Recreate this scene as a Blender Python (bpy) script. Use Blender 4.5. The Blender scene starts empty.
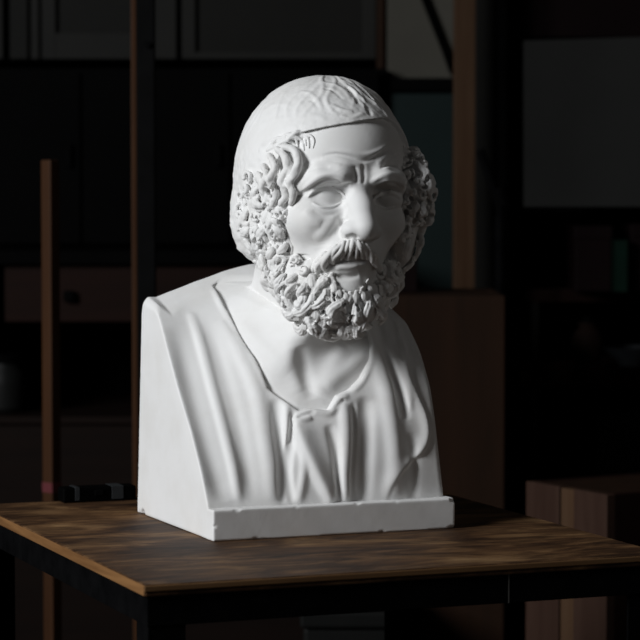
import bpy, bmesh, math, random
import numpy as np
import openvdb as vdb

SC = bpy.context.scene
COL = SC.collection
RNG = np.random.default_rng(7)
random.seed(7)

# ------------------------------------------------------------------ camera model (metres)
F_PX = 2577.0
PITCH = math.radians(3.12)
TABLE_Z = 0.90
CAM_Z = 1.3734
CAM = np.array([0.0, 0.0, CAM_Z])
FWD = np.array([0.0, math.cos(PITCH), -math.sin(PITCH)])
UPV = np.array([0.0, math.sin(PITCH), math.cos(PITCH)])
RGT = np.array([1.0, 0.0, 0.0])

def ray(px, py):
    d = FWD * F_PX + RGT * (px - 320.0) + UPV * (320.0 - py)
    return d / np.linalg.norm(d)

def at_depth(px, py, Y):
    d = ray(px, py)
    return CAM + d * (Y / d[1])

def at_height(px, py, z):
    d = ray(px, py)
    return CAM + d * ((z - CAM_Z) / d[2])

# bust frame: u along the plinth front, v to the back, w up (millimetres)
BYAW = math.radians(22.0)
P0 = at_height(213, 542, TABLE_Z)
EX = np.array([math.cos(BYAW), math.sin(BYAW), 0.0])
EY = np.array([-math.sin(BYAW), math.cos(BYAW), 0.0])
EZ = np.array([0.0, 0.0, 1.0])
RB = np.stack([EX, EY, EZ])                       # world -> bust rows

def w2b(p): return (RB @ (np.asarray(p) - P0)) * 1000.0
def b2w(p): return P0 + RB.T @ (np.asarray(p) / 1000.0)

# head frame: x to the picture's right, y to the back of the head, z up (millimetres)
HYAW = math.radians(19.0)
HROLL = math.radians(-3.0)
_hx = np.array([math.cos(HYAW), math.sin(HYAW), 0.0])
_hy = np.array([-math.sin(HYAW), math.cos(HYAW), 0.0])
HX = _hx * math.cos(HROLL) + EZ * math.sin(HROLL)
HZ = -_hx * math.sin(HROLL) + EZ * math.cos(HROLL)
HY = _hy
RH = np.stack([HX, HY, HZ])
_d = ray(332, 190)
_t = ((P0 + EY * 0.110 - CAM) @ EY) / (_d @ EY)
HO = CAM + _d * _t                                # head centre in the world

def w2h(p): return (RH @ (np.asarray(p) - HO)) * 1000.0
def h2w(p): return HO + RH.T @ (np.asarray(p) / 1000.0)
def b2h(p): return w2h(b2w(p))

def hp(px, py, yh):
    """head-frame point on the sight line through a pixel at head depth yh"""
    d = RH @ ray(px, py)
    c = w2h(CAM)
    return c + d * ((yh - c[1]) / d[1])

# ------------------------------------------------------------------ distance field sculpting
def smin(a, b, k):
    h = np.clip(0.5 + 0.5 * (b - a) / k, 0, 1)
    return b + (a - b) * h - k * h * (1 - h)

def smax(a, b, k): return -smin(-a, -b, k)

class Field:
    def __init__(self, lo, hi, h):
        self.lo = np.array(lo, np.float32); self.h = float(h)
        self.n = np.ceil((np.array(hi) - np.array(lo)) / h).astype(int) + 1
        self.ax = [(self.lo[i] + np.arange(self.n[i]) * h).astype(np.float32) for i in range(3)]
        self.d = np.full(tuple(self.n), 60.0, np.float32)
    def box(self, lo, hi):
        s = []
        for i in range(3):
            a = int(np.clip(math.floor((lo[i] - self.lo[i]) / self.h), 0, self.n[i]))
            b = int(np.clip(math.ceil((hi[i] - self.lo[i]) / self.h) + 1, 0, self.n[i]))
            if b <= a: return None
            s.append(slice(a, b))
        return tuple(s)
    def grid(self, s):
        return (self.ax[0][s[0]][:, None, None], self.ax[1][s[1]][None, :, None], self.ax[2][s[2]][None, None, :])
    def full(self): return (slice(None), slice(None), slice(None))
    def union(self, fn, lo, hi, k=1.0):
        s = self.box(lo, hi)
        if s is None: return
        self.d[s] = smin(self.d[s], fn(*self.grid(s)), k)
    def cut(self, fn, lo, hi, k=1.0):
        s = self.box(lo, hi)
        if s is None: return
        self.d[s] = smax(self.d[s], -fn(*self.grid(s)), k)
    # primitives
    def ellipsoid(self, c, r, k=10.0, cut=False):
        c = np.array(c, float); r = np.array(r, float)
        def fn(x, y, z):
            a, b, g = (x - c[0]) / r[0], (y - c[1]) / r[1], (z - c[2]) / r[2]
            k0 = np.sqrt(a * a + b * b + g * g)
            k1 = np.sqrt((a / r[0]) ** 2 + (b / r[1]) ** 2 + (g / r[2]) ** 2)
            return (k0 * (k0 - 1.0) / np.maximum(k1, 1e-5)).astype(np.float32)
        m = k * 1.5 + 14
        (self.cut if cut else self.union)(fn, c - r - m, c + r + m, k)
    def cone(self, a, b, ra, rb, k=4.0, cut=False):
        a = np.array(a, float); b = np.array(b, float)
        def fn(x, y, z):
            ab = b - a; L = max(ab @ ab, 1e-6)
            t = np.clip(((x - a[0]) * ab[0] + (y - a[1]) * ab[1] + (z - a[2]) * ab[2]) / L, 0, 1)
            return np.sqrt((x - a[0] - t * ab[0]) ** 2 + (y - a[1] - t * ab[1]) ** 2 + (z - a[2] - t * ab[2]) ** 2) - (ra + (rb - ra) * t)
        m = max(ra, rb) + k * 1.5 + 5
        (self.cut if cut else self.union)(fn, np.minimum(a, b) - m, np.maximum(a, b) + m, k)
    def tube(self, pts, rad, k=2.0, cut=False):
        for i in range(len(pts) - 1):
            self.cone(pts[i], pts[i + 1], rad[i], rad[i + 1], k, cut)
    def _poly(self, pts, X, amp, wid):
        """nearest polyline distance, with the width and height interpolated along it"""
        x, y, z = X
        best = None
        n = len(pts)
        for i in range(n - 1):
            a, b = pts[i], pts[i + 1]
            ab = b - a; L = max(ab @ ab, 1e-6)
            t = np.clip(((x - a[0]) * ab[0] + (y - a[1]) * ab[1] + (z - a[2]) * ab[2]) / L, 0, 1)
            q = (x - a[0] - t * ab[0]) ** 2 + (y - a[1] - t * ab[1]) ** 2 + (z - a[2] - t * ab[2]) ** 2
            A = amp[i] + (amp[i + 1] - amp[i]) * t
            W = wid[i] + (wid[i + 1] - wid[i]) * t
            if best is None: best, BA, BW = q, A + 0 * q, W + 0 * q
            else:
                m = q < best
                best = np.where(m, q, best); BA = np.where(m, A, BA); BW = np.where(m, W, BW)
        return best, BA, BW
    def stroke(self, pts, amp, wid, taper=True):
        """raise (amp>0) or press in (amp<0) the surface along a polyline, gaussian profile"""
        pts = resample([np.array(p, float) for p in pts], 9)
        n = len(pts)
        tt = np.linspace(0, 1, n)
        A = amp * (np.minimum(1, np.minimum(tt, 1 - tt) * 5 + 0.05) if taper else np.ones(n))
        W = np.full(n, wid)
        P = np.array(pts); m = wid * 2.6
        s = self.box(P.min(0) - m, P.max(0) + m)
        if s is None: return
        q, BA, BW = self._poly(pts, self.grid(s), A, W)
        self.d[s] -= (BA * np.exp(-q / (BW * BW))).astype(np.float32)
    def step(self, pts, amp, wid, side, soft=1.2):
        """raise the cloth on one side of a line: an overlapping edge. side: vector towards the raised side"""
        pts = resample([np.array(p, float) for p in pts], 8)
        n = len(pts); side = np.array(side, float)
        tt = np.linspace(0, 1, n)
        A = amp * np.minimum(1, np.minimum(tt, 1 - tt) * 6 + 0.05)
        P = np.array(pts); m = wid * 2.6
        s = self.box(P.min(0) - m, P.max(0) + m)
        if s is None: return
        x, y, z = self.grid(s)
        best = None
        for i in range(n - 1):
            a, b = pts[i], pts[i + 1]; ab = b - a; L = max(ab @ ab, 1e-6)
            nrm = side - ab * ((side @ ab) / L); nrm /= max(np.linalg.norm(nrm), 1e-6)
            t = np.clip(((x - a[0]) * ab[0] + (y - a[1]) * ab[1] + (z - a[2]) * ab[2]) / L, 0, 1)
            dx, dy, dz = x - a[0] - t * ab[0], y - a[1] - t * ab[1], z - a[2] - t * ab[2]
            q = dx * dx + dy * dy + dz * dz
            sd = dx * nrm[0] + dy * nrm[1] + dz * nrm[2]
            aa = A[i] + (A[i + 1] - A[i]) * t
            if best is None: best, S, AA = q, sd + 0 * q, aa + 0 * q
            else:
                mm = q < best
                best = np.where(mm, q, best); S = np.where(mm, sd, S); AA = np.where(mm, aa, AA)
        rise = 1 / (1 + np.exp(-np.clip(S / soft, -30, 30)))
        self.d[s] -= (AA * rise * np.exp(-best / (wid * wid))).astype(np.float32)
    def sample(self, p):
        q = (np.asarray(p) - self.lo) / self.h
        if (q < 0).any() or (q >= self.n - 1).any(): return 30.0
        i = q.astype(int); f = q - i
        c = self.d[i[0]:i[0] + 2, i[1]:i[1] + 2, i[2]:i[2] + 2]
        c = c[0] * (1 - f[0]) + c[1] * f[0]
        c = c[0] * (1 - f[1]) + c[1] * f[1]
        return float(c[0] * (1 - f[2]) + c[1] * f[2])
    def march(self, o, d, tmax=700.0):
        """first hit along a ray (field units); None when it misses"""
        t = 0.0
        while t < tmax:
            v = self.sample(o + d * t)
            if v < 0.12: return o + d * t
            t += min(max(v * 0.7, 0.35), 12.0)
        return None
    def normal(self, p, e=2.5):
        g = np.array([self.sample(p + e * np.eye(3)[i]) - self.sample(p - e * np.eye(3)[i]) for i in range(3)])
        return g / max(np.linalg.norm(g), 1e-6)
    def mesh(self, name, to_world, origin, keep=None):
        g = vdb.FloatGrid()
        lim = 3.0 * self.h
        a = np.clip(self.d, -lim, lim)
        a[0], a[-1] = lim, lim; a[:, 0], a[:, -1] = lim, lim; a[:, :, 0], a[:, :, -1] = lim, lim
        g.background = lim
        g.copyFromArray(a.astype(np.float32), tolerance=0.0)
        pts, quads = g.convertToQuads(isovalue=0.0)
        pts = pts * self.h + self.lo
        W = (pts / 1000.0) @ to_world.T                # local metres, axes of the world
        off = to_world @ np.zeros(3)
        W = W + (origin - BUST_BASE)
        me = bpy.data.meshes.new(name)
        me.vertices.add(len(W)); me.vertices.foreach_set('co', W.astype(np.float32).ravel())
        nq = len(quads)
        me.loops.add(nq * 4); me.loops.foreach_set('vertex_index', quads[:, ::-1].astype(np.int32).ravel())
        me.polygons.add(nq)
        me.polygons.foreach_set('loop_start', (np.arange(nq) * 4).astype(np.int32))
        me.polygons.foreach_set('use_smooth', np.ones(nq, bool))
        me.update(calc_edges=True); me.validate()
        return me

def resample(pts, n_per=8):
    """Catmull-Rom through the points"""
    if len(pts) < 3: return pts
    P = [pts[0]] + list(pts) + [pts[-1]]
    out = []
    sub = max(2, min(4, 26 // len(pts) + 1))
    for i in range(1, len(P) - 2):
        for j in range(sub):
            t = j / sub
            a, b, c, d = P[i - 1], P[i], P[i + 1], P[i + 2]
            out.append(0.5 * ((2 * b) + (c - a) * t + (2 * a - 5 * b + 4 * c - d) * t * t + (3 * b - a - 3 * c + d) * t ** 3))
    out.append(P[-2])
    return out

BUST_BASE = P0 + EX * 0.175 + EY * 0.165               # foot of the bust on the table

# ------------------------------------------------------------------ materials
def mat(name, base=(0.5, 0.5, 0.5), rough=0.6, metal=0.0, spec=0.5):
    m = bpy.data.materials.new(name); m.use_nodes = True
    b = m.node_tree.nodes['Principled BSDF']
    b.inputs['Base Color'].default_value = (*base, 1); b.inputs['Roughness'].default_value = rough
    b.inputs['Metallic'].default_value = metal; b.inputs['Specular IOR Level'].default_value = spec
    return m

def ramp(nt, fac, stops):
    r = nt.nodes.new('ShaderNodeValToRGB')
    e = r.color_ramp.elements
    e[0].position, e[0].color = stops[0][0], (*stops[0][1], 1)
    e[1].position, e[1].color = stops[-1][0], (*stops[-1][1], 1)
    for p, c in stops[1:-1]:
        n = e.new(p); n.color = (*c, 1)
    nt.links.new(fac, r.inputs[0]); return r

def coords(nt, scale=(1, 1, 1), rot=(0, 0, 0)):
    t = nt.nodes.new('ShaderNodeTexCoord'); mp = nt.nodes.new('ShaderNodeMapping')
    mp.inputs['Scale'].default_value = scale; mp.inputs['Rotation'].default_value = rot
    nt.links.new(t.outputs['Object'], mp.inputs[0]); return mp.outputs[0]

def noise(nt, vec, scale, detail=4, rough=0.5, dist=0.0):
    n = nt.nodes.new('ShaderNodeTexNoise'); n.inputs['Scale'].default_value = scale
    n.inputs['Detail'].default_value = detail; n.inputs['Roughness'].default_value = rough
    n.inputs['Distortion'].default_value = dist
    nt.links.new(vec, n.inputs['Vector']); return n.outputs['Fac']

def bump(nt, h, strength, dist=0.002):
    b = nt.nodes.new('ShaderNodeBump'); b.inputs['Strength'].default_value = strength; b.inputs['Distance'].default_value = dist
    nt.links.new(h, b.inputs['Height'])
    nt.links.new(b.outputs[0], nt.nodes['Principled BSDF'].inputs['Normal'])

def speckled(name, c1, c2, scale=6.0, rough=0.6, bmp=0.1, stretch=(1, 1, 1), spec=0.1):
    m = mat(name, c1, rough, spec=spec); nt = m.node_tree
    v = coords(nt, stretch); f = noise(nt, v, scale, 5, 0.6)
    r = ramp(nt, f, [(0.3, c1), (0.7, c2)])
    nt.links.new(r.outputs[0], nt.nodes['Principled BSDF'].inputs['Base Color'])
    bump(nt, noise(nt, v, scale * 9, 3), bmp)
    return m

def plaster_mat():
    m = mat('plaster', (0.82, 0.815, 0.80), 0.62, spec=0.35); nt = m.node_tree
    v = coords(nt)
    f = noise(nt, v, 14, 5, 0.6)
    r = ramp(nt, f, [(0.25, (0.755, 0.745, 0.725)), (0.55, (0.815, 0.813, 0.805)), (0.8, (0.835, 0.833, 0.828))])
    nt.links.new(r.outputs[0], nt.nodes['Principled BSDF'].inputs['Base Color'])
    bump(nt, noise(nt, v, 90, 4, 0.6), 0.16, 0.0012)
    return m

def table_wood():
    m = mat('worn_table_wood', (0.1, 0.06, 0.03), 0.62, spec=0.22); nt = m.node_tree
    big = noise(nt, coords(nt, (2.6, 8, 4)), 2.3, 5, 0.66, 0.9)
    fine = noise(nt, coords(nt, (4.0, 75, 30)), 3.0, 6, 0.7, 0.3)
    blot = noise(nt, coords(nt, (2.0, 4.0, 1.0)), 5.0, 4, 0.6, 0.5)
    r1 = ramp(nt, big, [(0.34, (0.026, 0.012, 0.006)), (0.47, (0.095, 0.047, 0.020)), (0.58, (0.185, 0.102, 0.045)), (0.72, (0.31, 0.195, 0.095))])
    r2 = ramp(nt, fine, [(0.34, (0.50, 0.46, 0.44)), (0.62, (1.1, 1.08, 1.05))])
    r3 = ramp(nt, blot, [(0.36, (0.30, 0.26, 0.24)), (0.56, (1, 1, 1))])
    mx = nt.nodes.new('ShaderNodeMix'); mx.data_type = 'RGBA'; mx.blend_type = 'MULTIPLY'; mx.inputs[0].default_value = 1
    nt.links.new(r1.outputs[0], mx.inputs[6]); nt.links.new(r2.outputs[0], mx.inputs[7])
    my = nt.nodes.new('ShaderNodeMix'); my.data_type = 'RGBA'; my.blend_type = 'MULTIPLY'; my.inputs[0].default_value = 0.85
    nt.links.new(mx.outputs[2], my.inputs[6]); nt.links.new(r3.outputs[0], my.inputs[7])
    nt.links.new(my.outputs[2], nt.nodes['Principled BSDF'].inputs['Base Color'])
    bump(nt, fine, 0.3, 0.0015)
    return m

def plain_wood(name, dark, light, axis='z', rough=0.6):
    m = mat(name, light, rough, spec=0.12); nt = m.node_tree
    s = dict(x=(1, 14, 14), y=(14, 1, 14), z=(14, 14, 1))[axis]
    f = noise(nt, coords(nt, s), 2.2, 5, 0.6, 0.4)
    r = ramp(nt, f, [(0.3, dark), (0.7, light)])
    nt.links.new(r.outputs[0], nt.nodes['Principled BSDF'].inputs['Base Color'])
    bump(nt, f, 0.15)
    return m

PLASTER = plaster_mat()
WOOD_TOP = table_wood()
METAL = speckled('black_painted_steel', (0.0018, 0.0018, 0.002), (0.0042, 0.0042, 0.0045), 25, 0.6, 0.1, spec=0.02)

# ------------------------------------------------------------------ object helpers
def link(name, me, material=None, parent=None, loc=None):
    o = bpy.data.objects.new(name, me); COL.objects.link(o)
    if material is not None: me.materials.append(material)
    if parent is not None: o.parent = parent
    if loc is not None: o.location = loc
    return o

def empty(name, loc, rz, label, cat, group=None):
    o = bpy.data.objects.new(name, None); COL.objects.link(o)
    o.empty_display_size = 0.05
    o.location = loc; o.rotation_euler = (0, 0, rz)
    return tag(o, label, cat, group)

def tag(o, label, cat, group=None):
    o['label'] = label; o['category'] = cat
    if group: o['group'] = group
    return o

def structure(o): o['kind'] = 'structure'; return o

def bm_box(bm, lo, hi, bev=0.0, seg=2):
    lo = np.array(lo, float); hi = np.array(hi, float)
    t = bmesh.new()
    bmesh.ops.create_cube(t, size=1.0)
    bmesh.ops.scale(t, vec=tuple(hi - lo), verts=t.verts)
    bmesh.ops.translate(t, vec=tuple((lo + hi) / 2), verts=t.verts)
    if bev > 0: bmesh.ops.bevel(t, geom=t.edges[:], offset=bev, segments=seg, affect='EDGES', profile=0.6)
    merge(bm, t)

def merge(bm, t):
    me = bpy.data.meshes.new('tmp'); t.to_mesh(me); t.free(); bm.from_mesh(me); bpy.data.meshes.remove(me)

def bm_tube(bm, pts, r, seg=12, cap=True):
    pts = [np.array(p, float) for p in pts]
    if np.isscalar(r): r = [r] * len(pts)
    rings = []
    for i, p in enumerate(pts):
        a = pts[max(i - 1, 0)]; b = pts[min(i + 1, len(pts) - 1)]
        d = (b - a) / np.linalg.norm(b - a)
        e = np.array([0, 0, 1.0]) if abs(d[2]) < 0.9 else np.array([1.0, 0, 0])
        s = np.cross(d, e); s /= np.linalg.norm(s); q = np.cross(d, s)
        rings.append([bm.verts.new(tuple(p + r[i] * (s * math.cos(t) + q * math.sin(t)))) for t in np.linspace(0, 2 * math.pi, seg, endpoint=False)])
    for i in range(len(rings) - 1):
        for j in range(seg):
            bm.faces.new((rings[i][j], rings[i][(j + 1) % seg], rings[i + 1][(j + 1) % seg], rings[i + 1][j]))
    if cap:
        bm.faces.new(rings[0][::-1]); bm.faces.new(rings[-1])

def bm_lathe(bm, prof, seg=24, c=(0, 0)):
    rings = []
    for r, z in prof:
        rings.append([bm.verts.new((c[0] + r * math.cos(t), c[1] + r * math.sin(t), z)) for t in np.linspace(0, 2 * math.pi, seg, endpoint=False)])
    for i in range(len(rings) - 1):
        for j in range(seg):
            bm.faces.new((rings[i][j], rings[i][(j + 1) % seg], rings[i + 1][(j + 1) % seg], rings[i + 1][j]))
    bm.faces.new(rings[0][::-1]); bm.faces.new(rings[-1])

def build(name, bm, material, parent=None, smooth=False, loc=None):
    bmesh.ops.recalc_face_normals(bm, faces=bm.faces)
    me = bpy.data.meshes.new(name); bm.to_mesh(me); bm.free()
    if smooth:
        me.polygons.foreach_set('use_smooth', np.ones(len(me.polygons), bool))
        try: me.set_sharp_from_angle(angle=math.radians(40))
        except Exception: pass
    return link(name, me, material, parent, loc)

def boxes(name, lst, material, parent=None, bev=0.002, loc=None):
    bm = bmesh.new()
    for lo, hi in lst: bm_box(bm, lo, hi, bev)
    return build(name, bm, material, parent, loc=loc)

VOX = 1.15
VERBOSE = False
#SCULPT
# ================================================================== THE BUST
def marcher(F, rot, inv):
    o0 = inv(CAM)
    def m(px, py, fallback=None):
        d = rot @ ray(px, py)
        t0 = 2700.0
        r = F.march(o0 + d * t0, d, 1500.0)
        return r
    return m

def path(m, pix):
    out = [m(*p) for p in pix]
    out = [p for p in out if p is not None]
    return out

# ---- front profile of the torso: depth v of the surface over (u, w)
U_K = np.array([0, 45, 95, 150, 200, 250, 300, 345.0])
W_K = np.array([41, 90, 140, 190, 240, 290, 320, 350, 385.0])
F_K = np.array([
    [20, 52, 93, 143, 186, 228, 285, 340, 350],
    [20, 52, 92, 142, 184, 225, 278, 335, 350],
    [17, 42, 72, 118, 160, 202, 250, 300, 350],
    [16, 30, 54, 86, 120, 164, 208, 250, 310],
    [16, 27, 45, 70, 104, 142, 180, 225, 290],
    [16, 26, 42, 62, 96, 134, 172, 220, 295],
    [18, 29, 41, 55, 84, 130, 180, 245, 340],
    [21, 32, 42, 56, 90, 155, 215, 310, 350]], float)
GU = np.arange(-20, 372, 2.0); GW = np.arange(20, 440, 2.0)
def _interp_table():
    a = np.stack([np.interp(GU, U_K, F_K[:, j]) for j in range(len(W_K))], 1)
    b = np.stack([np.interp(GW, W_K, a[i]) for i in range(len(GU))], 0)
    for w in (b,):
        for _ in range(60):
            p = np.pad(b, 1, mode='edge'); b = (p[:-2, 1:-1] + p[2:, 1:-1] + p[1:-1, :-2] + p[1:-1, 2:] + 4 * b) / 8
    return b
GF = _interp_table()
_gu, _gw = np.gradient(GF, 2.0)
GC = 1 / np.sqrt(1 + _gu ** 2 + _gw ** 2)
def lookup(T, u, w):
    a = np.clip((u - GU[0]) / 2.0, 0, len(GU) - 1.001); b = np.clip((w - GW[0]) / 2.0, 0, len(GW) - 1.001)
    i, j = a.astype(int), b.astype(int); fa, fb = a - i, b - j
    return (T[i, j] * (1 - fa) + T[i + 1, j] * fa) * (1 - fb) + (T[i, j + 1] * (1 - fa) + T[i + 1, j + 1] * fa) * fb
def rear_top(u): return np.interp(u, [0, 40, 77, 120, 160, 200, 250, 300, 345], [307, 326, 341, 354, 361, 362, 352, 338, 318])
def torso_dist(u, v, w, off=0.0):
    f = lookup(GF, u, w); c = lookup(GC, u, w)
    front = (f + off - v) * c
    top = w - (rear_top(u) - 0.20 * (300 - v) - 15.0 * np.exp(-np.maximum(v - f, 0) / 40.0) * np.clip((u - 8) / 12, 0, 1)) + off * 0.6
    d = smax(front, top * 0.95, 3.0)
    d = smax(d, v - (323 - 0.080 * w) + off * 0.3, 9.0)
    d = smax(d, -u + 0.25 + off, 2.5 + 9.0 * np.clip((w - 285) / 20, 0, 1))
    side_r = u - (344 - 0.03 * (w - 41)) + off
    d = smax(d, side_r, 9.0)
    return d

# ---- robe
TR = Field((-8, -14, -8), (362, 336, 376), 1.9)
u, v, w = TR.grid(TR.full())
uu = u + 0 * w; 
TR.d = smax(torso_dist(uu, v, w + 0 * u), 0.3 - w, 2.5)
TR.d = np.where(w < 38.5, smax(TR.d, 22 - v, 2.0), TR.d).astype(np.float32)
tp = marcher(TR, RB, w2b)

NECK = [(214, 286), (222, 305), (240, 338), (255, 362), (267, 388), (275, 394), (288, 403), (299, 411), (312, 409), (330, 411), (338, 396), (350, 391), (362, 379), (371, 361), (373, 345)]
neck3 = [tp(*p) for p in NECK]
if VERBOSE: print('neck', [None if p is None else p.round(0) for p in neck3])
poly = [(p[0], p[2]) for p in neck3 if p is not None]
top3 = [tp(223, 281), tp(240, 274)]
poly = [(170, 420), (170, 372), (140, 352)] + [(p[0], p[2] + 3) for p in top3[::-1]] + poly + [(268, 262), (262, 300), (240, 345), (225, 420)]
poly = np.array(poly)

def poly_sdf(u, w, P):
    d = np.full(np.broadcast(u, w).shape, 1e9); s = np.ones(d.shape)
    n = len(P)
    for i in range(n):
        a, b = P[i], P[i - 1]
        e = b - a; wx, wy = u - a[0], w - a[1]
        t = np.clip((wx * e[0] + wy * e[1]) / max(e @ e, 1e-6), 0, 1)
        d = np.minimum(d, (wx - e[0] * t) ** 2 + (wy - e[1] * t) ** 2)
        c1 = w >= a[1]; c2 = w < b[1]; c3 = e[0] * wy > e[1] * wx
        flip = (c1 & c2 & c3) | (~c1 & ~c2 & ~c3)
        s = np.where(flip, -s, s)
    return s * np.sqrt(d)

# folds: (pixels, height mm, width mm); negative presses in
FOLDS = [
    ([(190, 312), (200, 340), (212, 385), (224, 430), (234, 470), (239, 502)], 6.5, 6.0),
    ([(176, 325), (190, 380), (203, 430), (216, 475), (224, 502)], -5.0, 13),
    ([(206, 318), (222, 365), (236, 415), (247, 465), (252, 503)], -2.5, 9),
    ([(222, 318), (240, 352), (256, 388), (264, 430), (270, 470), (272, 503)], 5.0, 10),
    
    ([(276, 398), (279, 430), (283, 462), (283, 503)], -11.0, 6.5),
    ([(287, 404), (286, 432), (281, 460)], 5.0, 4.5),
    ([(293, 412), (291, 440), (287, 470), (292, 503)], -8.0, 4.6),
    ([(303, 436), (304, 470), (299, 503)], 4.0, 5),
    
    ([(226, 318), (240, 338), (252, 356)], -2.5, 5),
    # the pouch at the neckline
    ([(292, 420), (299, 440), (310, 464), (321, 486), (330, 504)], 5.0, 6.0),
    
    ([(329, 424), (336, 450), (339, 478), (340, 503)], -7.0, 6.0),
    ([(344, 402), (346, 440), (344, 475), (345, 503)], 10.0, 6.5),
    ([(354, 402), (355, 440), (353, 475), (354, 503)], -8.5, 3.4),
    ([(366, 396), (365, 430), (363, 470), (361, 503)], -9.0, 10),
    ([(376, 348), (388, 400), (395, 450), (394, 500)], 7.0, 11),
    ([(377, 320), (384, 345), (394, 375), (402, 403), (405, 420)], -12.0, 6.0),
    ([(394, 318), (402, 345), (408, 380), (410, 412)], 4.0, 5.0),
    ([(411, 432), (414, 470), (413, 500)], -4.0, 7.0),
    ([(425, 460), (428, 498)], 3.0, 10),
]
folds3 = [(path(tp, px), a, wd) for px, a, wd in FOLDS]
EDGE_S = path(tp, [(404, 352), (409, 376), (418, 396), (426, 414), (429, 434), (424, 450), (412, 462), (400, 474), (391, 487), (387, 501)])
RIMS = [(path(tp, [(213, 288), (222, 306), (240, 339), (255, 363), (267, 389)]), 3.0, 4.0),
        (path(tp, [(352, 393), (363, 382), (372, 363), (374, 345)]), 2.0, 3.0)]
POUCH = path(tp, [(291, 420), (300, 416), (313, 412), (330, 413), (340, 400), (349, 395)])
LIPS = path(tp, [(292, 421), (303, 416), (314, 412), (322, 409)])
for p, a, wd in folds3:
    if len(p) > 1: TR.stroke(p, a * 1.25, wd)
PL_L = path(tp, [(292, 421), (299, 440), (310, 464), (321, 486), (330, 505)])
TR.step(PL_L, 9.0, 20.0, (1.0, 0.0, 0.3), 2.0)
TR.step(EDGE_S, 5.5, 11.0, (-1.0, 0.0, 0.25), 1.0)
nb = poly_sdf(u[:, 0], w[0], poly)[:, None, :]          # inside the neckline: negative
TR.d = smax(TR.d, -smax(nb, (v - lookup(GF, uu, w + 0 * u) - 13.0) * 0.8, 2.0).astype(np.float32), 2.4)
for p, a, wd in RIMS: TR.stroke(p, a, wd)
TR.stroke(POUCH, 6.0, 3.8)
TR.stroke(path(tp, [(297, 417), (306, 414.5), (315, 411)]), -7.0, 2.6)
TR.stroke(path(tp, [(334, 409), (341, 402), (345, 399)]), -4.0, 2.6)
for q in ([(291, 420), (301, 420), (312, 417)],):
    pp = path(tp, q)
    if len(pp) > 1: TR.stroke(pp, 5.0, 4.0)

# ---- bare head, neck and chest
HS = Field((-212, -172, -305), (150, 190, 150), VOX * 1.15)
x, y, z = HS.grid(HS.full())
HS.ellipsoid((-6, 28, 22), (108, 142, 130), 1)
HS.ellipsoid((-2, -44, 46), (79, 79, 64), 20)
HS.ellipsoid((-5, -18, -48), (80, 99, 126), 24)
HS.ellipsoid((-9, -82, -128), (40, 36, 36), 24)           # chin
for s in (-1, 1):
    HS.ellipsoid((s * 54 - 4, -80, -42), (27, 25, 24), 28)   # cheek bones
HS.ellipsoid((-6, -98, -84), (40, 32, 34), 20)             # mouth barrel
HS.ellipsoid(hp(351, 285, -98), (21, 24, 15), 12)
# brow
for s in (-1, 1):
    HS.tube([(s * 10, -116, 10), (s * 30, -118, 17), (s * 53 - 1, -107, 15), (s * 70 - 3, -82, 4)], [9.5, 10.5, 10, 9], 18)
# eye sockets
EL = hp(328, 197, -96); ER = hp(388, 200, -96)
for e, s in ((EL, -1), (ER, 1)):
    HS.ellipsoid((e[0] - s * 2, -118, e[2] + 1), (26, 24, 15), 12, cut=True)
    HS.ellipsoid((e[0] - s * 19, -122, e[2] + 4), (11, 17, 15), 9, cut=True)
    HS.ellipsoid((e[0], -89.5, e[2]), (23, 17, 16), 4)
# nose
NB = hp(358, 186, -116); NM = hp(364, 208, -134); NT = hp(367, 228, -149)
HS.tube([NB, NM, NT], [9.0, 9.5, 11.5], 9)
BK = np.array([-2.0, 13.0, 0.0])
HS.tube([NB + BK + (0, -3, 0), NM + BK, NT + BK + (0, 1, 0)], [10, 12.5, 16.5], 18)
HS.cone(NB + np.array([0, 6, 18]), NB, 13, 11, 10)
for s_ in (-1, 1):
    HS.ellipsoid(NT + np.array([s_ * 17 - 1, 17, -4]), (11, 15, 11), 9)
HS.cone(NT + np.array([-1, 2, -5]), NT + np.array([-2, 22, -11]), 9, 10, 6)
hm = marcher(HS, RH, w2h)

# neck and chest carry on in the same surface
nk0 = b2h((153, 178, 240)); 
HS.cone(nk0, (0, 22, -70), 72, 72, 22)
org = w2b(HO); M = RB @ RH.T
s = HS.box((-212, -172, -305), (150, 190, -90)); X, Y, Z = HS.grid(s)
bu = org[0] + M[0, 0] * X + M[0, 1] * Y + M[0, 2] * Z
bv = org[1] + M[1, 0] * X + M[1, 1] * Y + M[1, 2] * Z
bw = org[2] + M[2, 0] * X + M[2, 1] * Y + M[2, 2] * Z
ch = torso_dist(bu, bv, bw, 8.5)
ch = smax(ch, 150 - bw, 3.0)
HS.d[s] = smin(HS.d[s], ch.astype(np.float32), 28.0)
NBT = poly_sdf(GU[:, None], GW[None, :], poly)
inside = np.maximum(-lookup(NBT, bu, bw), 0.0)
lim_w = 326 - 71 * np.clip((bu - 130) / 50, 0, 1)
clip_f = (bv - (lookup(GF, bu, bw) + 7.0 - 0.75 * inside - 4.0 * np.maximum(bw - lim_w, 0))) * 0.6
HS.d[s] = smax(HS.d[s], -clip_f.astype(np.float32), 11.0)
del inside, clip_f, lim_w
# collar bones, breast bone and neck tendons
def hs(pix, a, wd):
    p = path(hm, pix)
    if len(p) > 1: HS.stroke(p, a, wd)
hs([(300, 345), (305, 372), (312, 400)], -3.5, 9)
hs([(288, 345), (291, 370), (302, 392)], 2.5, 10)
hs([(345, 345), (332, 372), (318, 396)], 4, 13)
hs([(314, 356), (330, 350)], -3, 10)
hs([(238, 322), (262, 345), (290, 372)], 3, 10)
hs([(272, 350), (282, 360)], -3.5, 9)
hs([(372, 352), (350, 368), (325, 388)], 4, 9)

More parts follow.
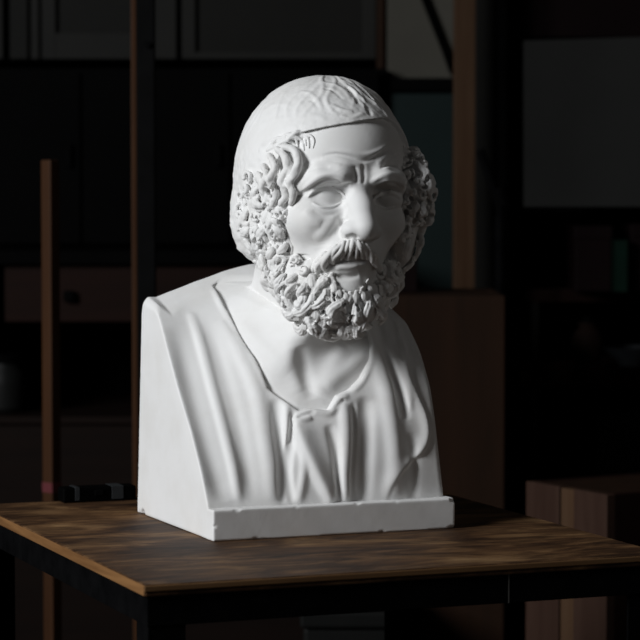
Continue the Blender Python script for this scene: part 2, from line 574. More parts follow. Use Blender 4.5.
# ---- face details
# eyelids
def lid(pix, rad, out=0.6, k=1.6):
    P = path(hm, pix)
    if len(P) < 3: return
    d_ = RH @ ray(*pix[len(pix) // 2])
    P = resample([p - d_ * out for p in P], 4); m_ = len(P)
    HS.tube(P, [rad * (0.45 + 0.6 * math.sin(math.pi * i / (m_ - 1))) for i in range(m_)], k)
HS.ellipsoid((-40, -97, -46), (30, 16, 22), 16)
lid([(308, 197), (314, 191), (326, 188), (338, 190), (346, 198)], 2.0)
lid([(313, 203), (321, 207), (332, 207), (342, 202)], 1.5)
lid([(373, 200), (381, 194), (391, 193), (400, 198)], 2.8)
lid([(375, 205), (384, 209), (394, 207)], 1.9)
hs([(297, 197), (304, 193), (312, 187), (322, 182), (334, 181), (345, 183)], -6.0, 2.3)   # fold under the brow
hs([(374, 189), (384, 184), (395, 184), (403, 189)], -4.0, 2.3)
hs([(312, 210), (322, 215), (334, 214), (343, 208)], -1.3, 3.0)
hs([(303, 200), (298, 204)], -1.2, 2.4)
hs([(346, 197), (349, 204)], -2.0, 3.5)
# brows
hs([(303, 191), (311, 183), (321, 176), (334, 174), (346, 177)], 3.4, 3.2)
hs([(370, 183), (382, 176), (394, 174), (403, 178)], 3.4, 3.2)
# frown lines and forehead creases
hs([(354, 166), (356, 176), (357, 184)], -4.0, 2.4)
hs([(363, 164), (364, 176), (363, 184)], -4.0, 2.2)
hs([(359, 166), (360.5, 182)], 3.0, 2.2)

hs([(368, 166), (369, 178)], 3.0, 2.4)
hs([(322, 156), (336, 154), (350, 157), (362, 161), (374, 158), (384, 151), (392, 148)], -3.0, 2.0)
hs([(320, 160), (335, 159), (350, 163), (362, 166)], 2.2, 3.4)
hs([(376, 164), (386, 157), (396, 154)], 2.8, 3.2)
hs([(330, 150), (350, 152), (364, 155), (378, 151), (388, 145)], 1.8, 3.0)
hs([(312, 166), (326, 163), (342, 166)], 1.4, 4.0)
hs([(380, 169), (390, 164), (399, 163)], -2.4, 2.6)
hs([(308, 172), (318, 167), (330, 167)], -1.5, 3.0)
# temple hollow, cheeks
hs([(303, 178), (302, 190)], -1.0, 8)
hs([(318, 226), (317, 238), (320, 248)], -1.5, 10)
hs([(342, 219), (335, 232), (325, 244), (315, 255)], -2.2, 6.5)                   # nose to mouth fold
hs([(336, 216), (326, 229), (314, 240)], 2.6, 6.0)
hs([(347, 204), (342, 214), (339, 226)], -2.0, 4.5)
hs([(304, 210), (312, 219), (322, 224)], 2.0, 6.0)
# nostril and wing
hs([(340, 226), (343, 221), (349, 219)], -2.6, 2.4)
hs([(347, 238), (353, 236.5), (358, 239)], -6.0, 3.2)
hs([(366, 241), (371, 239)], -5.0, 3.0)
# mouth
hs([(330, 264), (338, 261.5), (348, 261), (358, 261), (370, 259)], -7.0, 3.0)
hs([(335, 268), (342, 267), (350, 267), (359, 266)], 3.6, 3.4)
hs([(338, 276), (348, 277), (359, 275)], -3.0, 3.2)

# ---- hair
HH = Field((-178, -150, -150), (168, 205, 172), VOX)
# cap of flat hair above the fillet line
cap_line = path(hm, [(272, 143), (283, 137), (310, 131), (340, 126), (370, 120)])
pa, pb = cap_line[1], cap_line[-1]
pc = np.array([0, 165, 62.0])
nrm = np.cross(pb - pa, pc - pa); nrm /= np.linalg.norm(nrm)
if nrm[2] < 0: nrm = -nrm
X, Y, Z = HH.grid(HH.full())
HH.ellipsoid((-6, 30, 22), (112 + 6, 142 + 6, 130 + 5), 1)
s = HH.box((-140, -145, 10), (140, 60, 172)); a, b, c = HH.grid(s)
t = Field((0, 0, 0), (1, 1, 1), 1)
HH.ellipsoid((-2, -44, 46), (88, 83, 69), 20)
pl = (a * 0)
cutp = -((X - pa[0]) * nrm[0] + (Y - pa[1]) * nrm[1] + (Z - pa[2]) * nrm[2])
cutp = cutp - 90 * np.clip((Y + 86) / 48, 0, 1) ** 2
HH.d = smax(HH.d, cutp.astype(np.float32), 1.5)
# back and sides: full hair down to the nape
HB = Field(HH.lo, HH.lo + (HH.n - 1) * HH.h, HH.h)
HB.ellipsoid((0, 34, 14), (113, 140, 110), 1)
HB.ellipsoid((-77, 62, -36), (45, 56, 70), 26)
HB.ellipsoid((50, 70, -35), (50, 60, 78), 30)
HB.ellipsoid((-90, -2, -22), (23, 56, 70), 20)
HB.ellipsoid((93, -52, 2), (28, 43, 56), 16)
HB.ellipsoid((80, -52, -60), (22, 36, 44), 16)
front = np.interp(HB.ax[2], [-150, -60, 20, 60, 100], [-62, -58, -66, -84, -60]).astype(np.float32)[None, None, :]
HB.d = smax(HB.d, front - 30 * np.clip((X - 50) / 25, 0, 1) - Y - 6, 6.0).astype(np.float32)
for q_, r_ in [((283, 212), (13, 15, 22)), ((283, 232), (15, 16, 24)), ((286, 250), (16, 16, 20))]:      # side whiskers
    p_ = hm(*q_)
    if p_ is not None: HB.ellipsoid(p_ + np.array([0, 6.0, 0]), r_, 8)
HH.d = smin(HH.d, HB.d, 4.0)
del HB, cutp
hh = marcher(HH, RH, w2h)

def flat_strands():
    """low wavy relief on the cap, running from the crown to the fillet"""
    crown = np.array([0, 62, 156.0])
    n = 34
    for i in range(n):
        a = 2 * math.pi * i / n + RNG.normal(0, 0.05)
        pts = []
        ph = RNG.uniform(0, 6.28)
        for r in np.linspace(0.12, 1.22, 9):
            aa = a + 0.16 * math.sin(r * 7 + ph) * (0.4 + r * 0.3)
            d = np.array([math.sin(r) * math.cos(aa), math.sin(r) * math.sin(aa), math.cos(r)])
            o = np.array([0, 28, 22.0])
            p = HH.march(o + d * 215, -d, 240)
            if p is None: continue
            h = (p - pa) @ nrm
            if h < 5: break
            pts.append(p)
        if len(pts) < 4: continue
        amp = 1.1 + 1.3 * max(0, math.cos(a + 0.9))
        HH.stroke(pts, amp, 3.6)
        HH.stroke([p + np.array([2.5, 2.5, 0]) for p in pts], -amp * 0.8, 2.6)
flat_strands()
# the stronger waves near the front of the parting
for pix, am, wd in [
    ([(292, 96), (306, 92), (318, 100), (322, 112)], 2.6, 3.2), ([(300, 103), (311, 100), (318, 108)], -2.2, 2.6),
    ([(318, 82), (334, 84), (346, 92), (352, 103)], 2.8, 3.2), ([(322, 88), (334, 91), (343, 100)], -3.0, 2.6),
    ([(338, 80), (352, 86), (361, 96), (366, 108)], 3.0, 3.2), ([(346, 86), (354, 94), (358, 104)], -4.0, 2.6),
    ([(356, 84), (368, 94), (377, 106)], 3.0, 3.0), ([(360, 96), (367, 106), (371, 116)], -4.5, 2.8),
    ([(372, 98), (381, 108), (388, 118)], 2.6, 2.6), ([(330, 104), (342, 110), (354, 112)], 2.0, 3.6),
    ([(340, 116), (352, 118), (364, 113)], 1.6, 3.0), ([(262, 112), (276, 104), (290, 106)], 1.4, 4.0),
    ([(258, 128), (272, 120), (288, 119)], 1.3, 4.0), ([(296, 118), (312, 116), (328, 119)], 1.4, 4.0),
    ([(368, 122), (374, 130), (372, 140)], 3.0, 2.6), ([(376, 120), (383, 128), (384, 140)], 3.0, 2.4),
    ([(386, 122), (393, 132), (396, 144)], 3.0, 2.6)]:
    p = path(hh, pix)
    if len(p) > 1: HH.stroke(p, am * (0.35 if pix[0][0] < 330 else 0.9), wd)

p_ = path(hh, [(258, 151), (266, 147), (275, 142), (284, 138)])
if len(p_) > 1: HH.stroke(p_, -5.0, 7.0)

def frame(n):
    n = n / np.linalg.norm(n)
    e = np.array([0, 0, 1.0]) - n * n[2]
    if np.linalg.norm(e) < 0.2: e = np.array([0, 1.0, 0]) - n * n[1]
    e /= np.linalg.norm(e)
    return n, e, np.cross(e, n)          # normal, up the surface, sideways

def lock(F, base, p, n, down, length, wave, width, height, hook, rad, strands=3, k=1.2):
    """one lock of hair: parallel strands that lift off the surface, swing sideways and curl over at the tip"""
    n = n / np.linalg.norm(n)
    down = down - n * (down @ n); down /= max(np.linalg.norm(down), 1e-6)
    side = np.cross(n, down)
    N = 11
    ph = RNG.uniform(0, 6.28)
    cen = []
    pos = p.copy(); ang = 0.0
    step = length / N
    for i in range(N + 1):
        t = i / N
        ang = wave * math.sin(t * 4.4 + ph) + hook * max(0, t - 0.45) ** 1.5 * 5.2
        dvec = down * math.cos(ang) + side * math.sin(ang)
        cen.append((pos.copy(), dvec, t))
        pos = pos + dvec * step
        # follow the surface
        dd = base.sample(pos)
        if abs(dd) < 25: pos = pos - base_normal(base, pos) * dd * 0.8
    for j in range(strands):
        o = (j - (strands - 1) / 2)
        pts, rr = [], []
        for c, dv, t in cen:
            sd = np.cross(n, dv)
            lift = height * (math.sin(math.pi * (0.12 + 0.75 * t)) ** 0.8)
            wdt = width * (math.sin(math.pi * (0.15 + 0.78 * t)) ** 0.7)
            pts.append(c + n * (lift * (1 - 0.16 * abs(o))) + sd * (o * wdt))
            rr.append(rad * (0.35 + 0.75 * math.sin(math.pi * (0.16 + 0.82 * t))))
        F.tube(pts, rr, k)

def base_normal(F, p): return F.normal(p, 3.0)

def snail(F, p, n, R, rad, turn, h=6.0, k=1.0, a0=None):
    """a ringlet wound up like a snail shell"""
    n, e, f = frame(n)
    a0 = RNG.uniform(0, 6.28) if a0 is None else a0
    pts, rr = [], []
    N = 15
    for i in range(N + 1):
        t = i / N
        r = R * (1 - 0.80 * t)
        a = a0 + turn * t * 2.4 * math.pi * 0.8
        pts.append(p + (e * math.sin(a) + f * math.cos(a)) * r + n * (h * (0.15 + 0.85 * t ** 0.7)))
        rr.append(rad * (1.0 - 0.35 * t))
    F.tube(pts, rr, k)

def hit(m, px, py):
    q = m(px, py)
    return q

base_hair = HH
class Frozen:                                # the mass before the locks go on, for steering them
    def __init__(s, F): s.lo, s.h, s.n, s.d = F.lo, F.h, F.n, F.d.copy()
    sample = Field.sample; march = Field.march; normal = Field.normal
FH = Frozen(HH)
fh = marcher(FH, RH, w2h)
DOWN = np.array([0.0, 0.0, -1.0])

# hanging locks at the left temple (the big ones over the cheek)
for pix, rad in [
    ([(284, 147), (294, 150), (298, 160), (296, 172), (290, 183), (293, 194), (291, 203)], 4.9),
    ([(277, 149), (285, 156), (287, 169), (281, 182), (286, 195), (280, 204)], 4.9),
    ([(269, 155), (275, 167), (270, 181), (276, 193), (272, 205)], 4.5),
    ([(263, 165), (266, 176), (262, 188), (267, 199)], 3.8),
    ([(291, 164), (290, 174), (285, 186), (288, 198)], 3.2)]:
    pts = []
    for q in pix:
        a = fh(*q)
        b = hm(*q)
        c = a if b is None else b if a is None else (a if a[1] < b[1] else b)
        if c is not None: pts.append(c)
    if len(pts) < 3: continue
    n = FH.normal(pts[len(pts) // 2])
    dirc = RH @ ray(*pix[2])
    pts = [p - dirc * (5.0 + 9.0 * math.sin(math.pi * i / (len(pts) - 1))) for i, p in enumerate(pts)]
    pts = resample(pts, 3)
    m_ = len(pts)
    HH.tube(pts, [rad * (0.62 + 0.5 * math.sin(math.pi * (0.15 + 0.75 * i / (m_ - 1)))) for i in range(m_)], 1.6)
# combed strands that spring from the hairline above the temple
for pix, rad in [
    ([(270, 147), (277, 139), (285, 139), (288, 148)], 3.2), ([(279, 143), (287, 135), (295, 137), (298, 147)], 3.2), ([(289, 139), (297, 132), (304, 135), (306, 145)], 2.9),
    ([(276, 146), (286, 141), (294, 144), (297, 152)], 2.6), ([(284, 141), (294, 137), (302, 141), (304, 150)], 2.6),
    ([(293, 138), (301, 135), (308, 139), (309, 148)], 2.3), ([(302, 136), (309, 135), (314, 140), (313, 148)], 1.9),
    ([(268, 150), (278, 146), (286, 150)], 2.8)]:
    pts = [min((p for p in (hm(*q), fh(*q)) if p is not None), key=lambda p: p[1], default=None) for q in pix]
    pts = [p for p in pts if p is not None]
    if len(pts) < 3: continue
    dirc = RH @ ray(*pix[1])
    pts = resample([p - dirc * 0.8 for p in pts], 3)
    HH.tube(pts, [rad * (1.15 - 0.7 * i / (len(pts) - 1)) for i in range(len(pts))], 1.4)

# curls over the left ear and down to the beard (seen), the same on the right
def curl_patch(F, FR, mk, pixels, R, rad, h, jitter=2.0, skin=False):
    for (px, py) in pixels:
        p = mk(px + RNG.normal(0, jitter), py + RNG.normal(0, jitter))
        if skin:
            b_ = hm(px, py)
            if b_ is not None and (p is None or b_[1] < p[1]): p = b_
        if p is None: continue
        n = FR.normal(p, 5.0)
        c = RNG.random()
        if c < 0.5:
            snail(F, p, n, R * RNG.uniform(0.8, 1.2), rad * RNG.uniform(0.85, 1.15), RNG.choice([-1, 1]), h * RNG.uniform(0.8, 1.3))
        else:
            lock(F, FR, p, n, DOWN + np.array([RNG.normal(0, .45), RNG.normal(0, .45), 0]), R * RNG.uniform(3.0, 4.2), 0.7, rad * 1.25,
                 h * RNG.uniform(0.8, 1.2), RNG.choice([-1, 1]) * RNG.uniform(0.8, 1.6), rad, strands=int(RNG.choice([2, 3])))

RNG = np.random.default_rng(471)
grid_l = [(px, py) for py in range(176, 292, 10) for px in range(240, 300, 9)]
def in_left(px, py):
    lo = np.interp(py, [175, 200, 230, 260, 290], [246, 236, 240, 252, 261])
    hi = np.interp(py, [175, 210, 230, 260, 290], [268, 289, 290, 294, 300])
    return lo <= px <= hi
curl_patch(HH, FH, fh, [q for q in grid_l if in_left(*q)], 7.5, 2.7, 7.0)
grid_r = [(px, py) for py in range(146, 245, 10) for px in range(400, 440, 8)]
grid_r = [(px, py) for py in range(140, 246, 9) for px in range(401, 440, 7)]
curl_patch(HH, FH, fh, grid_r, 7.5, 2.6, 9.0)
# the unseen rest of the head: rows of locks around the back and the far side
for zz in (-105, -80, -55, -30, -5, 20):
    for ang in np.arange(-60, 245, 17):
        a = math.radians(ang + RNG.uniform(-5, 5))
        d = np.array([math.cos(a), math.sin(a), 0])
        if 95 < ang < 250: continue   # the seen left side is done above
        o = np.array([0, 20, zz + RNG.uniform(-6, 6)])
        p = FH.march(o + d * 190, -d, 200)
        if p is None: continue
        n = FH.normal(p, 5.0)
        lock(HH, FH, p, n, DOWN + np.array([RNG.normal(0, .3), RNG.normal(0, .3), 0]), RNG.uniform(26, 36), 0.6, 4.2, 5.0, RNG.choice([-1, 1]) * 1.0, 3.3)

# ---- beard
RNG = np.random.default_rng(47)
BD = Field((-124, -162, -222), (106, 45, -34), VOX * 0.83)
def bdp(px, py, yy): return hp(px, py, yy)
BD.ellipsoid((-15, -59, -127), (69, 50, 68), 1)
BD.ellipsoid((-71, -14, -92), (24, 38, 50), 18)
BD.ellipsoid((62, -34, -100), (28, 42, 58), 18)
BD.ellipsoid((-8, -88, -150), (52, 36, 40), 18)
X, Y, Z = BD.grid(BD.full())
# keep the beard off the bare cheeks and lips: it stays behind the skin there
cheek = np.array([(297, 214), (292, 232), (296, 250), (303, 262), (312, 258), (322, 268), (330, 264), (335, 268), (335, 284), (341, 292), (351, 294), (362, 291), (368, 280), (368, 264), (372, 260), (382, 258), (393, 240), (398, 214), (400, 195), (297, 195)], float)
# picture-plane map of the whole grid, taken once at this sculpt
wpts = (HO * 1000.0)[:, None]
def pix_of(X, Y, Z):
    wx = HX[0] * X + HY[0] * Y + HZ[0] * Z + HO[0] * 1000
    wy = HX[1] * X + HY[1] * Y + HZ[1] * Z + HO[1] * 1000
    wz = HX[2] * X + HY[2] * Y + HZ[2] * Z + HO[2] * 1000 - CAM_Z * 1000
    kk = wy * FWD[1] + wz * FWD[2]
    uu_ = wy * UPV[1] + wz * UPV[2]
    return 320 + F_PX * wx / kk, 320 - F_PX * uu_ / kk
PX, PY = pix_of(X, Y, Z)
cd = poly_sdf(PX, PY, cheek) * 1.3
BD.d = np.where(Y < -40, smax(BD.d, (-cd).astype(np.float32), 5.0), BD.d).astype(np.float32)
del PX, PY, cd
FB = Frozen(BD); fb = marcher(FB, RH, w2h)
def surf_bh(px, py):
    a = fb(px, py); b = hm(px, py)
    if a is None: return b
    if b is None: return a
    return a if a[1] < b[1] else b

centre = (342, 262)
spots = []
for py in range(232, 346, 10):
    for px in range(256, 402, 10):
        q = (px + RNG.uniform(-3, 3), py + RNG.uniform(-3, 3))
        spots.append(q)
VIEW = RH @ ray(330, 300)
for (px, py) in spots:
    p = fb(px, py)
    if p is None: continue
    if FB.sample(p) > 2 or float(poly_sdf(np.array(px), np.array(py), cheek)) < 3.0: continue
    n = FB.normal(p, 5.0)
    edge = min(1.0, max(0.0, -(n @ VIEW)) / 0.55)              # thinner locks where the beard turns away
    # locks flow down and away from the mouth
    fl = np.array([(px - 338) / 75.0, 0, -1.0 + 0.25 * abs(px - 338) / 80.0])
    fl = fl + np.array([RNG.normal(0, .28), 0, RNG.normal(0, .1)])
    c = RNG.random()
    big = 1.0 + 0.25 * (py > 285)
    lift = RNG.uniform(3, 16) * (0.35 + 0.65 * edge)
    if c < 0.10:
        snail(BD, p, n, 7.4 * big * RNG.uniform(0.8, 1.1), 2.5 * big, RNG.choice([-1, 1]), RNG.uniform(6, 11) * (0.4 + 0.6 * edge))
    else:
        lock(BD, FB, p - n * 2.5, n, fl, RNG.uniform(22, 40) * big, 0.7, 2.7 * big, lift, RNG.choice([-1, 1]) * RNG.uniform(0.2, 1.3), RNG.uniform(1.7, 2.2) * big, strands=int(RNG.choice([3, 3, 4, 4])), k=0.5)
# unseen sides of the beard
for zz in (-90, -112, -134, -156, -176):
    for ang in np.arange(-40, 215, 20):
        a = math.radians(ang)
        d = np.array([math.cos(a), -math.sin(a) * 0.9, 0])
        o = np.array([-10, -40, zz])
        p = FB.march(o + d * 120, -d, 120)
        if p is None: continue
        if 18 < ang < 175: continue
        n = FB.normal(p, 5.0)
        lock(BD, FB, p, n, DOWN + np.array([RNG.normal(0, .3), 0, 0]), 28, 0.5, 3.8, 7, RNG.choice([-1, 1]) * 1.1, 3.2)
# drilled hollows between the locks
def drill(F, FR, mk, area, n_, lo=2.0, hi=3.4, deep=7.0):
    for _ in range(n_):
        px, py = RNG.uniform(area[0], area[2]), RNG.uniform(area[1], area[3])
        q0 = mk(px, py)
        if q0 is None or FR.sample(q0) > 3: continue
        nn = FR.normal(q0, 5.0)
        q1 = q0 + nn * RNG.uniform(1.0, 5.0)
        t_ = np.cross(nn, RNG.normal(0, 1, 3)); t_ /= np.linalg.norm(t_)
        r_ = RNG.uniform(lo, hi); L_ = RNG.uniform(1.0, 6.0)
        for tt in np.linspace(0, 1, 3):
            c_ = q1 + t_ * L_ * (tt - 0.5)
            F.cone(c_ + nn * 10.0, c_ - nn * deep, r_ * 1.15, r_ * 0.55, 0.8, cut=True)
drill(BD, FB, fb, (258, 236, 400, 340), 80, 1.8, 3.0)
drill(HH, FH, fh, (242, 178, 290, 285), 55, deep=6.0)
drill(HH, FH, fh, (402, 145, 436, 245), 30, deep=6.0)
def roughen(F, cell, amp, band=6.0, cap=1.0):
    n_ = [max(2, int(F.n[i] * F.h / cell) + 2) for i in range(3)]
    R_ = RNG.normal(0, 1, n_).astype(np.float32)
    for ax in range(3):
        t_ = np.linspace(0, n_[ax] - 1.001, F.n[ax]); i_ = t_.astype(int); f_ = (t_ - i_).astype(np.float32)
        f_ = f_ * f_ * (3 - 2 * f_)
        sh = [1, 1, 1]; sh[ax] = -1
        R_ = np.take(R_, i_, ax) * (1 - f_.reshape(sh)) + np.take(R_, i_ + 1, ax) * f_.reshape(sh)
    k_ = cap + (1 - cap) * np.clip((55 - F.ax[2]) / 30, 0, 1)
    F.d += amp * R_ * (np.abs(F.d) < band) * k_[None, None, :].astype(np.float32)
roughen(BD, 8.0, 0.7); roughen(BD, 3.6, 0.3)
roughen(HH, 8.0, 0.7, cap=0.25); roughen(HH, 4.0, 0.35, cap=0.3)
# tuft under the lower lip
for k_, (px, py) in enumerate([(333, 272), (335, 281), (339, 287), (344, 290), (350, 291), (356, 290), (361, 287), (366, 280)]):
    p = hm(px, py)
    if p is None: continue
    n = HS.normal(p, 5.0)
    lock(BD, FB, p + n * 1.5, n, np.array([(px - 350) / 40.0, 0, -1.0]), 22, 0.35, 2.4, 5.0, (px - 350) / 24, 2.2, strands=3, k=0.6)

# ---- moustache
MU = Field((-70, -175, -125), (55, -70, -45), VOX * 0.85)
mus_l = [(352, 244), (345, 246), (337, 250), (329, 256), (322, 264), (315, 270), (308, 274)]
mus_r = [(355, 244), (361, 246), (367, 250), (372, 256), (376, 263), (380, 270)]
for chain, sg in ((mus_l, -1), (mus_r, 1)):
    P = [hm(*q) for q in chain]; P = [p for p in P if p is not None]
    dirc = RH @ ray(345, 250)
    P = resample([p - dirc * 1.5 for p in P], 5)
    MU.tube(P, [7.5 - 2.5 * i / (len(P) - 1) for i in range(len(P))], 3.0)
fm = Frozen(MU); mm = marcher(fm, RH, w2h)
def mus_s(px, py):
    a = mm(px, py); b = hm(px, py)
    return a if (b is None or (a is not None and a[1] < b[1])) else b
for pix, rad in [
    ([(353, 240), (352, 247), (348, 259)], 2.9), ([(349, 241), (346, 250), (341, 259)], 2.4), ([(344, 242), (341, 251), (334, 258), (333, 263)], 3.0),
    ([(341, 245), (334, 252), (330, 262)], 2.5), ([(336, 246), (328, 256), (323, 264), (325, 270)], 3.1), ([(331, 251), (323, 260), (317, 267), (318, 277)], 2.9),
    ([(325, 253), (316, 262), (313, 270), (306, 278)], 3.1), ([(321, 258), (313, 264), (305, 269), (301, 276)], 2.6), ([(317, 261), (308, 264), (302, 264)], 2.4),
    ([(355, 241), (357, 250), (356, 258)], 2.4), ([(358, 242), (361, 248), (363, 258)], 2.8), ([(362, 243), (366, 252), (367, 259)], 2.3),
    ([(366, 244), (371, 252), (372, 262)], 2.8), ([(370, 247), (376, 257), (377, 268)], 2.7)]:
    P = [mus_s(*q) for q in pix]; P = [p for p in P if p is not None]
    if len(P) < 2: continue
    dirc = RH @ ray(*pix[1])
    P = resample([p - dirc * 1.2 for p in P], 3)
    MU.tube(P, [rad * (0.7 + 0.45 * math.sin(math.pi * (0.15 + 0.7 * i / (len(P) - 1)))) for i in range(len(P))], 0.9)

# ---- link the bust
bust = empty('plaster_bust', tuple(BUST_BASE), 0.0,
             'white plaster bust of a bearded man in a draped robe on the wooden table', 'bust')
I = np.eye(3)
def add(name, F, R, origin):
    return link(name, F.mesh(name, R.T, origin), PLASTER, bust)
add('head_and_neck', HS, RH, HO)
add('hair', HH, RH, HO)
add('beard', BD, RH, HO)
add('moustache', MU, RH, HO)
for cv, cw, r in [(297, 0, 8.0), (312, 2, 3.4), (290, 0, 3.0), (200, -1, 2.4), (318, 64, 2.2)]:
    TR.ellipsoid((-1, cv, cw), (r, r * 1.3, r), 1.5, cut=True)
add('draped_robe', TR, RB, P0)

PL = Field((-6, -6, -6), (356, 60, 50), 1.5)
a, b, c = PL.grid(PL.full())
qx, qy, qz = np.abs(a - 174.5) - 172.5, np.abs(b - 24) - 22, np.abs(c - 20.75) - 18.75
PL.d = (np.sqrt(np.maximum(qx, 0) ** 2 + np.maximum(qy, 0) ** 2 + np.maximum(qz, 0) ** 2) + np.minimum(np.maximum(np.maximum(qx, qy), qz), 0) - 2.0
        + 0.3 * np.sin(a * 0.041 + c * 0.05) + 0.08 * np.sin(a * 0.117 + b * 0.2 + c * 0.1)).astype(np.float32)
for cx, cy, cz, r in [(34, 0, 42, 3.0), (118, 0, 42, 2.2), (205, 0, 42, 2.6), (262, 0, 42.5, 2.4), (349, 1, 40, 4.2), (60, -1, 0, 3.2), (240, -1, 0, 3.0), (1, 0, 20, 2.0), (345, 0, 0, 4)]:
    PL.ellipsoid((cx, cy, cz), (r * 1.8, r, r), 1.5, cut=True)
add('plinth', PL, RB, P0)

#ROOM
# ================================================================== THE ROOM
def rect(p, Y, t):
    """world box whose near face covers the pixel rectangle p at distance Y, t metres thick"""
    a = at_depth(p[0], p[3], Y); b = at_depth(p[2], p[1], Y)
    return np.array([a[0], Y, a[2]]), np.array([b[0], Y + t, b[2]])
def zpix(py, Y): return at_depth(320, py, Y)[2]
def xpix(px, Y): return at_depth(px, 320, Y)[0]

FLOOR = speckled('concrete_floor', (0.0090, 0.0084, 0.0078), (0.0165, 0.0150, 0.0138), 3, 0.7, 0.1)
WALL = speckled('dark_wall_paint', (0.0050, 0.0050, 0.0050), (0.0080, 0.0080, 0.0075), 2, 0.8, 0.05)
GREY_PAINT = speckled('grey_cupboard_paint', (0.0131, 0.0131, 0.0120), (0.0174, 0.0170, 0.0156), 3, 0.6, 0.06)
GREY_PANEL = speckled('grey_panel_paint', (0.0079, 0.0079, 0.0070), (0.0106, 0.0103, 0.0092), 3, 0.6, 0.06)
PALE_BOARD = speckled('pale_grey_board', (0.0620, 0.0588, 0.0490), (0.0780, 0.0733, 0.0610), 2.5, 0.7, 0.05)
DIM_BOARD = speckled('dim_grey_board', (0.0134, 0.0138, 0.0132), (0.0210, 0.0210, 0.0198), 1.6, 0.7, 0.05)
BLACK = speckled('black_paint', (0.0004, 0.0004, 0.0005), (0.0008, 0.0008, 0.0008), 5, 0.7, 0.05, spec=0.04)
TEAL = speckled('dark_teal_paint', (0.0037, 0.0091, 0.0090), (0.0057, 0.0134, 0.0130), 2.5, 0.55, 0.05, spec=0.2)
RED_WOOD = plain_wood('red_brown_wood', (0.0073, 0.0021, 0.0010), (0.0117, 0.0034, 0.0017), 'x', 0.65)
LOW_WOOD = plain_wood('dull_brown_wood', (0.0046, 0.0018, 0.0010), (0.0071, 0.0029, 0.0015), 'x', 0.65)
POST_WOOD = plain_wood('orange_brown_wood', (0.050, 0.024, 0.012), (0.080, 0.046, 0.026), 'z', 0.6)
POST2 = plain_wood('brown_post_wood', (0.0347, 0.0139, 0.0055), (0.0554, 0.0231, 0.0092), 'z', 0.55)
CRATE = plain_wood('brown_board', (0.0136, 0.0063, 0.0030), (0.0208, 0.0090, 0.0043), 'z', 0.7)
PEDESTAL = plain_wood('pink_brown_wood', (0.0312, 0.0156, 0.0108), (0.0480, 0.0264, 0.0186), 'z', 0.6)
DARK_RED = speckled('dark_red_card', (0.0027, 0.0004, 0.0006), (0.0039, 0.0008, 0.0009), 8, 0.6, 0.05)
GREEN = speckled('dark_green_cloth', (0.0010, 0.0072, 0.0043), (0.0014, 0.0101, 0.0062), 20, 0.6, 0.05)
GLAZE = speckled('brown_glaze', (0.0100, 0.0050, 0.0036), (0.0150, 0.0076, 0.0052), 20, 0.8, 0.05)
PALE = speckled('pale_glaze', (0.0200, 0.0220, 0.0250), (0.0300, 0.0320, 0.0340), 18, 0.4, 0.05)
GREY_PLASTIC = speckled('grey_plastic', (0.0067, 0.0070, 0.0067), (0.0095, 0.0097, 0.0092), 7, 0.5, 0.05)
RED = mat('red_tape', (0.10, 0.012, 0.015), 0.6)
BAND = speckled('grey_band', (0.020, 0.022, 0.024), (0.036, 0.038, 0.040), 30, 0.6, 0.05)
DULL_BLACK = speckled('dull_black_steel', (0.0022, 0.0022, 0.0023), (0.0036, 0.0036, 0.0038), 20, 0.7, 0.08, spec=0.05)
STEEL = speckled('worn_bolt_steel', (0.2, 0.19, 0.18), (0.32, 0.31, 0.29), 60, 0.35, 0.1)
STEEL.node_tree.nodes['Principled BSDF'].inputs['Metallic'].default_value = 0.8

def slab(name, lo, hi, m):
    o = boxes(name, [(lo, hi)], m, bev=0.0); return structure(o)
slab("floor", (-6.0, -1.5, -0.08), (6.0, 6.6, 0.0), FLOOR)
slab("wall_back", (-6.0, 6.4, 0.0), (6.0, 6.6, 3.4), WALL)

# ---------------------------------------------------------------- the table
TYAW = math.radians(21.5)
TC = at_height(145, 585, TABLE_Z)
TW, TD = 0.693, 0.803
table = empty('work_table', (TC[0], TC[1], 0.0), TYAW, 'table with a worn brown wooden top on a black steel frame under the white bust', 'table')
def table_top():
    bm = bmesh.new()
    bm_box(bm, (0, 0, TABLE_Z - 0.0145), (TW, TD, TABLE_Z), 0.0022, 2)
    return build('table_top', bm, WOOD_TOP, table)
table_top()
PLY = plain_wood('worn_plywood_edge', (0.10, 0.05, 0.022), (0.23, 0.13, 0.06), 'x', 0.6)
def lipping(name, lo, hi, m): return boxes(name, [(lo, hi)], m, table, bev=0.0012)
lipping('edge_strip', (-0.0012, -0.0016, TABLE_Z - 0.0085), (TW + 0.001, 0.0008, TABLE_Z - 0.0012), PLY)['label'] = 'lighter worn front edge of the wooden top'
PLY_Y = plain_wood('worn_plywood_side', (0.085, 0.036, 0.013), (0.30, 0.155, 0.06), 'y', 0.6)
lipping('edge_strip', (-0.0016, 0.001, TABLE_Z - 0.0135), (0.0008, TD, TABLE_Z - 0.0012), PLY_Y)['label'] = 'lighter worn left edge of the wooden top'
RT, RBOT = TABLE_Z - 0.0145, TABLE_Z - 0.0505
e = 0.004
for nm, lo, hi in [('rail', (e, e, RBOT), (TW - e, e + 0.005, RT)), ('rail', (e, TD - e - 0.005, RBOT), (TW - e, TD - e, RT)),
                   ('rail', (e, e + 0.005, RBOT), (e + 0.005, TD - e - 0.005, RT)), ('rail', (TW - e - 0.005, e + 0.005, RBOT), (TW - e, TD - e - 0.005, RT))]:
    boxes(nm, [(lo, hi)], METAL, table, bev=0.001)
